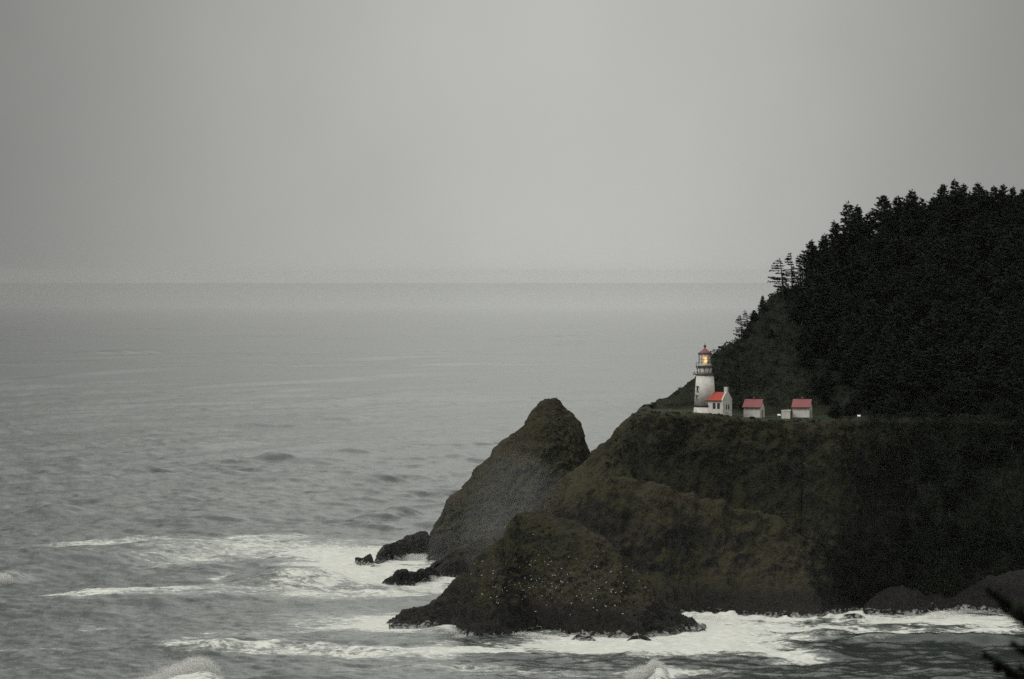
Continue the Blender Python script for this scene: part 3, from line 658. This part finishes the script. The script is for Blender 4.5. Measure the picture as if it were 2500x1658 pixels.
# pale information boards
def board(px, z, label):
    Yb = 1197 if px < 2000 else 1193.5; gz = ground(wx(px, Yb), Yb); z = gz if gz and gz < 50 and px < 2000 else z+0.15
    o = empty('notice_board', (wx(px, Yb), Yb, z), R(8)); tag(o, label, 'notice board', 'small white boards on the terrace')
    b = MB(); b.add([(-.42,-.25,.95),(.42,-.25,.95),(.42,.2,1.3),(-.42,.2,1.3),(-.42,-.22,.89),(.42,-.22,.89),(.42,.23,1.24),(-.42,.23,1.24)], [(0,1,2,3),(7,6,5,4),(0,4,5,1),(1,5,6,2),(2,6,7,3),(3,7,4,0)]); b.build('panel', M['signwhite'], o)
    for s in (-1, 1):
        b = MB(); b.box(s*0.3-0.04, s*0.3+0.04, -0.04, 0.04, -1.2, 1.05); b.build('post', M['wood'], o)
board(1902, 47.0, 'small slanted white board left of the low white shed'); board(2097, 46.9, 'small slanted white board alone on the dark slope right of the oil houses')

# terrace fence left of the tower
fe = empty('fence', (0, 0, 0)); tag(fe, 'thin pale rail fence on the grass point left of the lighthouse', 'fence')
pts = []
for px in np.linspace(1597, 1700, 12):
    Y = 1193.0; x = wx(px, Y); g = ground(x, Y); pts.append((x, Y, g if g else 48.5))
for p in pts:
    b = MB(); b.box(p[0]-.05, p[0]+.05, p[1]-.05, p[1]+.05, p[2]-0.4, p[2]+1.0); b.build('post', M['wood'], fe)
for hh in (0.5, 0.92):
    b = MB(); b.tube([(p[0], p[1]-0.07, p[2]+hh) for p in pts], 0.03, 5); b.build('rail', M['wood'], fe)

# ---------------------------------------------------------------- sea birds
def bird_mesh():
    b = MB()
    prof = [(-0.24, 0.012, 0.10), (-0.16, 0.045, 0.11), (-0.05, 0.085, 0.12), (0.06, 0.095, 0.13), (0.14, 0.07, 0.17), (0.18, 0.045, 0.24), (0.21, 0.048, 0.29), (0.25, 0.03, 0.30), (0.27, 0.010, 0.30)]
    seg = 8; vs = []
    for x, r, z in prof:
        for k in range(seg):
            a = 2*math.pi*k/seg; vs.append((x, r*math.cos(a), z+r*math.sin(a)))
    fs = [(i*seg+k, i*seg+(k+1) % seg, (i+1)*seg+(k+1) % seg, (i+1)*seg+k) for i in range(len(prof)-1) for k in range(seg)]
    fs += [tuple(range(seg))[::-1], tuple((len(prof)-1)*seg+k for k in range(seg))]
    b.add(vs, fs)
    for s in (-1, 1): b.tube([(0.02, 0.03*s, 0.08), (0.02, 0.03*s, -0.02)], 0.008, 4)
    return b
bvhN = bvh_of(near_rock)
bird0 = bird_mesh().build('seabird', M['bird'], None, True)
spots = []
for _ in range(150):
    c = random.choice([(1330,1440,70,50),(1230,1430,60,40),(1430,1450,70,50),(1500,1440,50,60),(1370,1390,60,40),(1280,1400,60,50)])
    spots.append((random.gauss(c[0], c[2]), random.gauss(c[1], c[3]*0.62)))
spots += [(1212,1318),(1302,1306),(1204,1358),(1330,1373),(1345,1372),(1360,1375),(1385,1405),(1460,1342),(1158,1378)]
nb = 0
for px, py in spots:
    if not (1140 < px < 1580 and 1300 < py < 1515): continue
    h = view_hit(px, py, [bvhN])
    if not h or h[0].z < 3: continue
    o = bird0 if nb == 0 else bird0.copy()
    if nb: COL.objects.link(o)
    o.location = h[0]+Vector((0, -0.03, 0.02)); o.rotation_euler = (0, 0, random.uniform(0, 6.28)); s = random.uniform(0.55, 1.0); o.scale = (s, s, s)
    tag(o, 'white seabird roosting on the dark face of the rocky promontory', 'seabird', 'white seabirds roosting on the promontory'); nb += 1

# ---------------------------------------------------------------- trees
def spruce(seed, form):
    """unit tree 10 m tall at the origin; form: cone, dome, flag. Returns (crown verts, trunk MB)"""
    rg = np.random.default_rng(seed); V = []
    tb = MB(); lean = rg.uniform(-0.3, 0.3); top = 10.0
    def axis(z): return np.array([lean*(z/10)**2-(0.9*(z/10)**2 if form == 'flag' else 0), 0.25*math.sin(z*0.5+seed), z])
    tb.tube([axis(z) for z in (-0.8, 0, 2, 4, 6, 8, 9.6)], [0.30, 0.26, 0.22, 0.17, 0.12, 0.07, 0.02], 7)
    z = {'cone': 1.0, 'dome': 1.6, 'flag': 1.8}[form]
    while z < 9.9:
        t = z/10
        if form == 'cone': Lm = 2.35*(1-t)**0.75+0.12
        elif form == 'dome': Lm = 2.6*max(0.02, 1-((t-0.34)/0.67)**1.6)**0.95 if t > 0.34 else 1.8+2.3*t
        else: Lm = 2.3*(1-t)**0.6+0.2
        nb_ = rg.integers(4, 7)
        for _ in range(nb_):
            a = rg.uniform(0, 2*math.pi); L = Lm*rg.uniform(0.45, 1.2)
            if form == 'flag':
                L *= 1.0-0.55*math.cos(a) if math.cos(a) < 0 else 1-0.62*math.cos(a)
                if rg.random() < 0.12: continue
            droop = rg.uniform(-0.16, -0.06) if form == 'flag' else rg.uniform(-0.28, 0.02) if form != 'dome' else rg.uniform(-0.1, 0.5)*(0.4+t)
            p0 = axis(z); d = np.array([math.cos(a), math.sin(a), droop]); side = np.array([-math.sin(a), math.cos(a), 0])
            end = p0+d*L+np.array([0, 0, 0.16*L])
            if L > 0.8: tb.tube([p0, p0+d*L*0.5, end*0.96+p0*0.04], [0.05, 0.035, 0.012], 4)
            m = max(5, int(L*14))
            s_ = rg.uniform(0.12, 1.0, m); 
            for s in s_:
                c = p0+d*L*s+np.array([0, 0, 0.16*L*s*s])
                w = 0.42*(1.15-s)*min(L, 2.2)
                for q_ in range(2):
                    off = side*rg.uniform(-w, w)+np.array([0, 0, rg.normal()*0.08])
                    dirv = d*rg.uniform(0.2, 0.8)+side*rg.uniform(-0.9, 0.9)+np.array([0, 0, rg.uniform(-0.35, 0.25)]); dirv /= np.linalg.norm(dirv)
                    nrm = np.cross(dirv, rg.normal(size=3)); nrm /= np.linalg.norm(nrm)+1e-9
                    ll = rg.uniform(0.22, 0.58); ww = ll*0.22; b0 = c+off
                    V += [b0-nrm*ww*0.5, b0+dirv*ll*0.45-nrm*ww, b0+dirv*ll, b0+dirv*ll*0.45+nrm*ww]
        z += rg.uniform(0.16, 0.34)*(2.3 if form == 'flag' else 1)
    # leader
    for k in range(22):
        zz = rg.uniform(8.8, 10.4); c = axis(min(zz, 10.1)); dv = rg.normal(size=3)*0.18+np.array([0, 0, 0.25]); n_ = rg.normal(size=3)*0.06
        V += [c-n_, c+dv*0.5-n_, c+dv, c+dv*0.5+n_]
    return np.array(V), tb
PROTO = {}
for form, cnt in (('cone', 3), ('dome', 4), ('flag', 3)):
    for k in range(cnt):
        V, tb = spruce(100+k*7+len(form), form)
        cr = mesh_np('crown', V, np.arange(len(V)).reshape(-1, 4), M['leaf'], smooth=False)
        tk = tb.build('trunk', M['bark'])
        PROTO[(form, k)] = [cr, tk, False]
def plant(x, y, z, height, form, k, label, group, wide=1.0, rz=None):
    cr, tk, used = PROTO[(form, k)]
    root = empty('spruce_tree', (x, y, z))
    if used:
        cr = cr.copy(); tk = tk.copy(); COL.objects.link(cr); COL.objects.link(tk)
    else: PROTO[(form, k)][2] = True
    cr.parent = root; tk.parent = root
    s = height/10.1; root.scale = (s*wide, s*wide, s)
    root.rotation_euler = (0, 0, (random.uniform(0, 6.28) if form != 'flag' else random.uniform(-0.5, 0.5)) if rz is None else rz)
    tag(root, label, 'tree', group); return root
FG = 'spruce trees of the forest on the headland'
SKY = [  # px, top row, form, variant, width, dY from crest, label
 (1811,770,'flag',0,1.0,-2,'small wind-bent spruce lowest on the ridge above the lighthouse'),
 (1826,758,'flag',1,1.0,-1,'small bushy spruce second up the ridge above the lighthouse'),
 (1840,757,'dome',0,1.0,-3,'squat round spruce third up the ridge above the lighthouse'),
 (1861,722,'cone',0,0.9,-2,'thin pointed young spruce below the wind-swept pair on the ridge'),
 (1912,634,'flag',2,1.25,-2,'open wind-swept spruce with long flat branches reaching left over the sea'),
 (1934,617,'flag',0,0.85,-1,'slim spruce right behind the open wind-swept one'),
 (1955,626,'flag',1,0.9,1,'ragged spruce with sky showing through, third from the left on the upper ridge'),
 (1981,588,'dome',1,0.75,0,'grey-green thin-topped spruce left of the dark round crown'),
 (2012,573,'dome',2,0.7,-1,'spruce with a dark round knob of a crown at the skyline'),
 (2042,540,'cone',1,0.85,0,'spruce on the left shoulder of the tallest ridge spruce'),
 (2076,497,'cone',2,0.85,-1,'tallest pointed spruce standing proud of the ridge, spiky left side'),
 (2096,503,'cone',0,0.85,1,'pointed spruce close against the right of the tallest ridge spruce'),
 (2120,522,'dome',3,0.8,2,'blunt spruce in the dip right of the tallest ridge spruce'),
 (2160,478,'dome',0,0.8,0,'domed spruce at the left end of the first skyline hump'),
 (2190,481,'dome',1,0.8,0,'flat-topped spruce in the middle of the first skyline hump'),
 (2226,465,'dome',2,0.8,-1,'highest domed spruce of the first skyline hump'),
 (2250,482,'cone',1,0.9,1,'spruce sloping down at the right end of the first skyline hump'),
 (2275,482,'dome',3,0.8,1,'low spruce in the notch between the two skyline humps'),
 (2302,451,'dome',0,0.8,0,'broad domed spruce at the left end of the second skyline hump'),
 (2334,440,'cone',2,0.9,0,'highest spruce of the forest skyline, with a small spike'),
 (2354,450,'dome',1,0.7,0,'spruce just right of the highest one on the skyline'),
 (2390,447,'dome',2,0.85,0,'wide rounded spruce right of the small gap in the skyline'),
 (2422,455,'cone',0,0.9,0,'pointed spruce between two rounded ones near the right edge'),
 (2446,451,'dome',3,0.8,0,'rounded spruce second from the right edge on the skyline'),
 (2470,456,'cone',1,0.9,0,'spruce with a twin tip close to the right edge skyline'),
 (2494,463,'dome',0,0.8,0,'spruce cut by the right edge of the picture at the skyline'),
 (2528,468,'dome',1,0.8,0,None),(2565,470,'cone',2,0.9,0,None)]
LBL = 'dark spruce packed among the others on the shaded forest slope'
for (px, tp, form, k, w, dY, lab) in SKY:
    Y = float(interp(px, CY))+dY; x = wx(px, Y); g = ground(x, Y)
    if g is None: continue
    hgt = zy(tp, Y)-(g-0.4)
    plant(x, Y, g-0.4, max(hgt, 2.5), form, k, lab or LBL, FG, w*(1.15 if form == 'flag' else 1.5))
# the wood on the slope
skyx = [s[0] for s in SKY]; skyt = [s[1] for s in SKY]
cnt = 0; taken = []
for _ in range(9000):
    if cnt >= 264: break
    px = random.uniform(1800, 2640); t = random.random()**0.8
    if cnt > 205:                                       # scrubby trees below the terrace, right side
        px = 2030+590*random.random()**0.8; Y = random.uniform(1192, 1219); lower = True
    else:
        Y = 1214*(1-t)+(float(interp(px, CY))+6)*t; lower = False
    x = wx(px, Y); g = ground(x, Y)
    if g is None or (lower and abs(px-2097) < 24 and Y < 1206): continue
    row = E+(H-g)/Y*F
    edge_ = (px-(1945+max(0, row-735)*0.50))/120
    if not lower and (edge_ < -1.1 or random.random() > max(0.12, edge_+0.75) if edge_ < 0.25 else False): continue
    if not lower and px < 1985 and row < 775: continue
    md = 21 if not lower else 14
    if any(abs(px-a_) < md and abs(row-b_) < md*0.9 for a_, b_ in taken): continue
    hgt = random.uniform(7, 13) if not lower else random.uniform(3.5, 7.5)
    if not lower and edge_ < 0.25: hgt *= max(0.3, 0.75+edge_*0.45)
    if not lower: hgt = min(hgt, (zy(float(np.interp(px, skyx, skyt))+14, Y)-g))
    if hgt < 2.5 and not lower: continue
    taken.append((px, row))
    form = random.choice(['cone', 'dome', 'dome']); k = random.randrange({'cone': 3, 'dome': 4}[form])
    plant(x, Y, g-0.4, hgt, form, k, LBL if not lower else 'dark stunted spruce on the steep shaded slope below the terrace', FG if not lower else 'stunted spruces below the terrace', random.uniform(1.25, 1.9)); cnt += 1

# ---------------------------------------------------------------- scrub
def scrub():
    P = []; S = []; D = []
    nr, nc = HQ.shape[:2]
    want = 11000; tries = 0
    ii = RNG.integers(0, nr-1, 60000); jj = RNG.integers(0, nc-1, 60000)
    V = []
    for i, j in zip(ii, jj):
        v = HV[i]; px = pxs[j]
        if v > 7.15 or v < 1.0: continue
        if abs(px-2097) < 15 and 4.2 < v < 6: continue
        hi = v > 6.06
        if 4.62 < v < 5.03 and px > 1560 and RNG.random() < 0.35:
            V.append((HQ[i, j], RNG.uniform(0.25, 0.6))); continue
        if 4.75 < v < 6.06 and px < 2040+RNG.random()*120: continue
        pr = 0.0
        if hi: pr = 0.85*(px > 1625)*min(1, max(0.04, (px-1690)/90))
        elif px > 1930 and RNG.random() < (px-1930)/220: pr = 0.55
        else:
            pr = 0.05+0.22*max(0, 1-abs(v-4.0)/1.0)*(px > 1480)
            if HQ[i, j, 2] < 14: pr *= 0.1
        if px < 1470: pr *= 0.25
        if RNG.random() > pr: continue
        c = HQ[i, j]; s = RNG.uniform(0.35, 1.0)*(1.25 if hi or px > 2030 else 0.7)
        V.append((c, s))
        if len(V) >= want: break
    out = []
    for c, s in V:
        m = 22; q = RNG.normal(size=(m, 3)); q /= np.linalg.norm(q, axis=1)[:, None]; q[:, 2] = np.abs(q[:, 2])*0.8
        b0 = c+q*s*RNG.uniform(0.5, 1.0, m)[:, None]*np.array([1.1, 1.1, 0.9])
        a = RNG.normal(size=(m, 3))*0.5+q; a /= np.linalg.norm(a, axis=1)[:, None]
        n_ = np.cross(a, RNG.normal(size=(m, 3))); n_ /= np.linalg.norm(n_, axis=1)[:, None]
        l = (RNG.uniform(0.25, 0.55, m)*s**0.5)[:, None]
        out.append(np.stack([b0-n_*l*0.4, b0+a*l*0.5-n_*l*0.45, b0+a*l, b0+a*l*0.5+n_*l*0.45], 1).reshape(-1, 3))
    W = np.concatenate(out)
    o = mesh_np('shrubbery', W, np.arange(len(W)).reshape(-1, 4), M['shrub'], smooth=False)
    tag(o, 'low dark coastal scrub covering the headland slopes', 'shrubs', kind='stuff')
scrub()
# a bush in front of the first oil house
def bush(px, Y, z, w, h, label):
    m = 700; q = RNG.normal(size=(m, 3)); q /= np.linalg.norm(q, axis=1)[:, None]; q[:, 2] = np.abs(q[:, 2])
    b0 = q*RNG.uniform(0.45, 1.0, m)[:, None]*np.array([w, w*0.8, h]); a = q+RNG.normal(size=(m, 3))*0.5; a /= np.linalg.norm(a, axis=1)[:, None]
    n_ = np.cross(a, RNG.normal(size=(m, 3))); n_ /= np.linalg.norm(n_, axis=1)[:, None]; l = 0.22
    W = np.stack([b0-n_*l*.4, b0+a*l*.5-n_*l*.5, b0+a*l, b0+a*l*.5+n_*l*.5], 1).reshape(-1, 3)
    root = empty('bush', (wx(px, Y), Y, z)); tag(root, label, 'bush', 'bushes by the oil houses')
    mesh_np('foliage', W, np.arange(len(W)).reshape(-1, 4), M['shrub'], smooth=False, parent=root)
    b = MB(); b.tube([(0, 0, -0.4), (0.05, 0, h*0.5)], [0.06, 0.03], 6); b.build('stem', M['bark'], root)
bush(1836, 1198.5, 47.0, 0.85, 0.75, 'small dark bush against the front wall of the first oil house')
bush(1968, 1198.5, 46.8, 1.1, 0.35, 'low dark bush at the foot of the second oil house')

# ---------------------------------------------------------------- viewer's hillside and the near spruce
q = NB('roadside_slope'); q.setp(Base_Color=q.mix(q.noise(0.8, 5), (0.03, 0.04, 0.02), (0.08, 0.07, 0.04)), Roughness=0.95); M['slope'] = q.m
ys_ = np.array([-60, -30, -8, 0, 6, 12, 20, 30, 45, 70, 110, 170, 260, 360.]); zs_ = np.array([90, 86, 82.6, 82.1, 81.2, 79.4, 77.2, 74.8, 70, 60, 44, 24, 4, -8.])
gx = np.linspace(-160, 160, 161); P = np.array([[(x, y, z+(0 if y < 5 else 0)) for x in gx] for y, z in zip(np.interp(np.linspace(0, 1, 120), np.linspace(0, 1, 14), ys_), np.interp(np.linspace(0, 1, 120), np.linspace(0, 1, 14), zs_))])
pp = P.reshape(-1, 3); pp[:, 2] += fbm(pp, 9, 4)*0.8*np.clip((np.abs(pp[:, 1])-3)/10, 0, 1)-0.2
hs_ = mesh_np('hillside', pp, grid_faces(120, 161), M['slope']); tag(hs_, kind='structure')
def near_spruce():
    rt = empty('spruce_tree', (3.62, 25, 78.7)); tag(rt, 'young spruce close to the camera, blurred branch tips at the lower right corner', 'tree')
    rg = np.random.default_rng(5)
    b = MB(); b.tube([(0, 0, -3.5), (0, 0, 1), (0.02, 0, 2.5), (0, 0, 3.9)], [0.08, 0.07, 0.05, 0.015], 8)
    V = []
    def twig(p0, p1, dens=650, nl=0.046):
        p0 = np.array(p0); p1 = np.array(p1); L = np.linalg.norm(p1-p0); d = (p1-p0)/L; m = int(L*dens*2.2)
        for _ in range(m):
            s = rg.random(); c = p0+(p1-p0)*s; r = rg.normal(size=3); r -= d*(r@d); r /= np.linalg.norm(r)+1e-9
            a = d*0.65+r*0.9; a /= np.linalg.norm(a); n_ = np.cross(a, r); n_ = n_/(np.linalg.norm(n_)+1e-9)*0.0036; l = nl*rg.uniform(0.6, 1.15)*(1 if s < 0.92 else 0.8)
            V.extend([c-n_, c+a*l*0.5-n_*1.3, c+a*l, c+a*l*0.5+n_*1.3])
    def bough(z0, end, spread=0.13, n=9, sag=-0.05):
        p0 = np.array([0, 0, z0]); e = np.array(end, float); pm = (p0+e)/2+np.array([0, 0, sag])
        b.tube([p0, pm, e], [0.02, 0.013, 0.004], 6)
        def at(t): return (1-t)**2*p0+2*t*(1-t)*(pm)+t*t*e if True else None
        for k in range(12): twig(at(k/12), at((k+1)/12))
        for k in range(n):
            t = 0.28+0.68*k/n; c = at(t); s = 1 if k % 2 else -1
            dv = (e-p0)/np.linalg.norm(e-p0); sd_ = np.array([dv[1], -dv[0], 0])*s
            L = spread*(1.25-t)*rg.uniform(0.8, 1.3)
            q1 = c+dv*L*0.8+sd_*L+np.array([0, 0, rg.normal()*0.5*L]); b.tube([c, q1], [0.005, 0.002], 4); twig(c, q1)
    # boughs reaching left into the picture (relative to the trunk foot) and all round it
    bough(3.05, (-1.11, -0.05, 3.63), 0.10, 10, -0.10); bough(3.00, (-1.02, 0.05, 3.53), 0.10, 10, -0.10)
    bough(2.78, (-1.12, 0.05, 3.28), 0.10, 12, -0.10); bough(2.70, (-1.06, 0.0, 3.24), 0.10, 12, -0.10)
    bough(2.85, (-0.96, 0.12, 3.33), 0.10, 10, -0.08); bough(2.80, (-0.94, -0.1, 3.22), 0.12, 10, -0.08)
    for k in range(26):
        a = rg.uniform(-1.9, 1.9); z0 = rg.uniform(0.6, 3.7); L = (3.95-z0)*0.36+0.12
        bough(z0, (L*math.cos(a), L*math.sin(a), z0+0.25*L), 0.15, 8)
    b.build('trunk', M['bark'], rt)
    V = np.array(V); mesh_np('crown', V, np.arange(len(V)).reshape(-1, 4), M['leaf'], smooth=False, parent=rt)
near_spruce()

# ---------------------------------------------------------------- sea haze
q = bpy.data.materials.new('sea_haze'); q.use_nodes = True; t = q.node_tree; t.nodes.clear()
pv = t.nodes.new('ShaderNodeVolumePrincipled'); pv.inputs['Color'].default_value = (0.95, 0.96, 0.95, 1); pv.inputs['Density'].default_value = 0.75e-5; pv.inputs['Anisotropy'].default_value = 0.25
mo = t.nodes.new('ShaderNodeOutputMaterial'); t.links.new(pv.outputs[0], mo.inputs['Volume'])
b = MB(); b.box(-36000, 36000, -200, 44500, -9, 114); hz = b.build('haze', q); tag(hz, 'thin pale sea haze filling the air over the water', 'haze', kind='stuff')

def mist(label, px, py, Y, rx, ry, rz, dens):
    m = bpy.data.materials.new('surf_mist'); m.use_nodes = True; t = m.node_tree; t.nodes.clear()
    pv = t.nodes.new('ShaderNodeVolumePrincipled'); pv.inputs['Color'].default_value = (0.92, 0.96, 1.0, 1); pv.inputs['Density'].default_value = dens; pv.inputs['Anisotropy'].default_value = 0.2
    mo = t.nodes.new('ShaderNodeOutputMaterial'); t.links.new(pv.outputs[0], mo.inputs['Volume'])
    b = MB(); b.lathe([(math.cos(a)*1.0+1e-4, math.sin(a)) for a in np.linspace(-math.pi/2, math.pi/2, 17)], 28)
    o = b.build('mist', m, None, True); o.location = (wx(px, Y), Y, zy(py, Y)); o.scale = (rx, ry, rz); tag(o, label, 'mist', kind='stuff')
mist('thin surf mist hanging in front of the sea stack', 1215, 1340, 1345, 27, 44, 34, 0.0004)
mist('denser surf mist low between the sea stack and the reef rocks', 1200, 1380, 1345, 20, 34, 17, 0.0005)
mist('thin surf mist behind the round top of the promontory', 1265, 1300, 1222, 15, 44, 21, 0.0010)
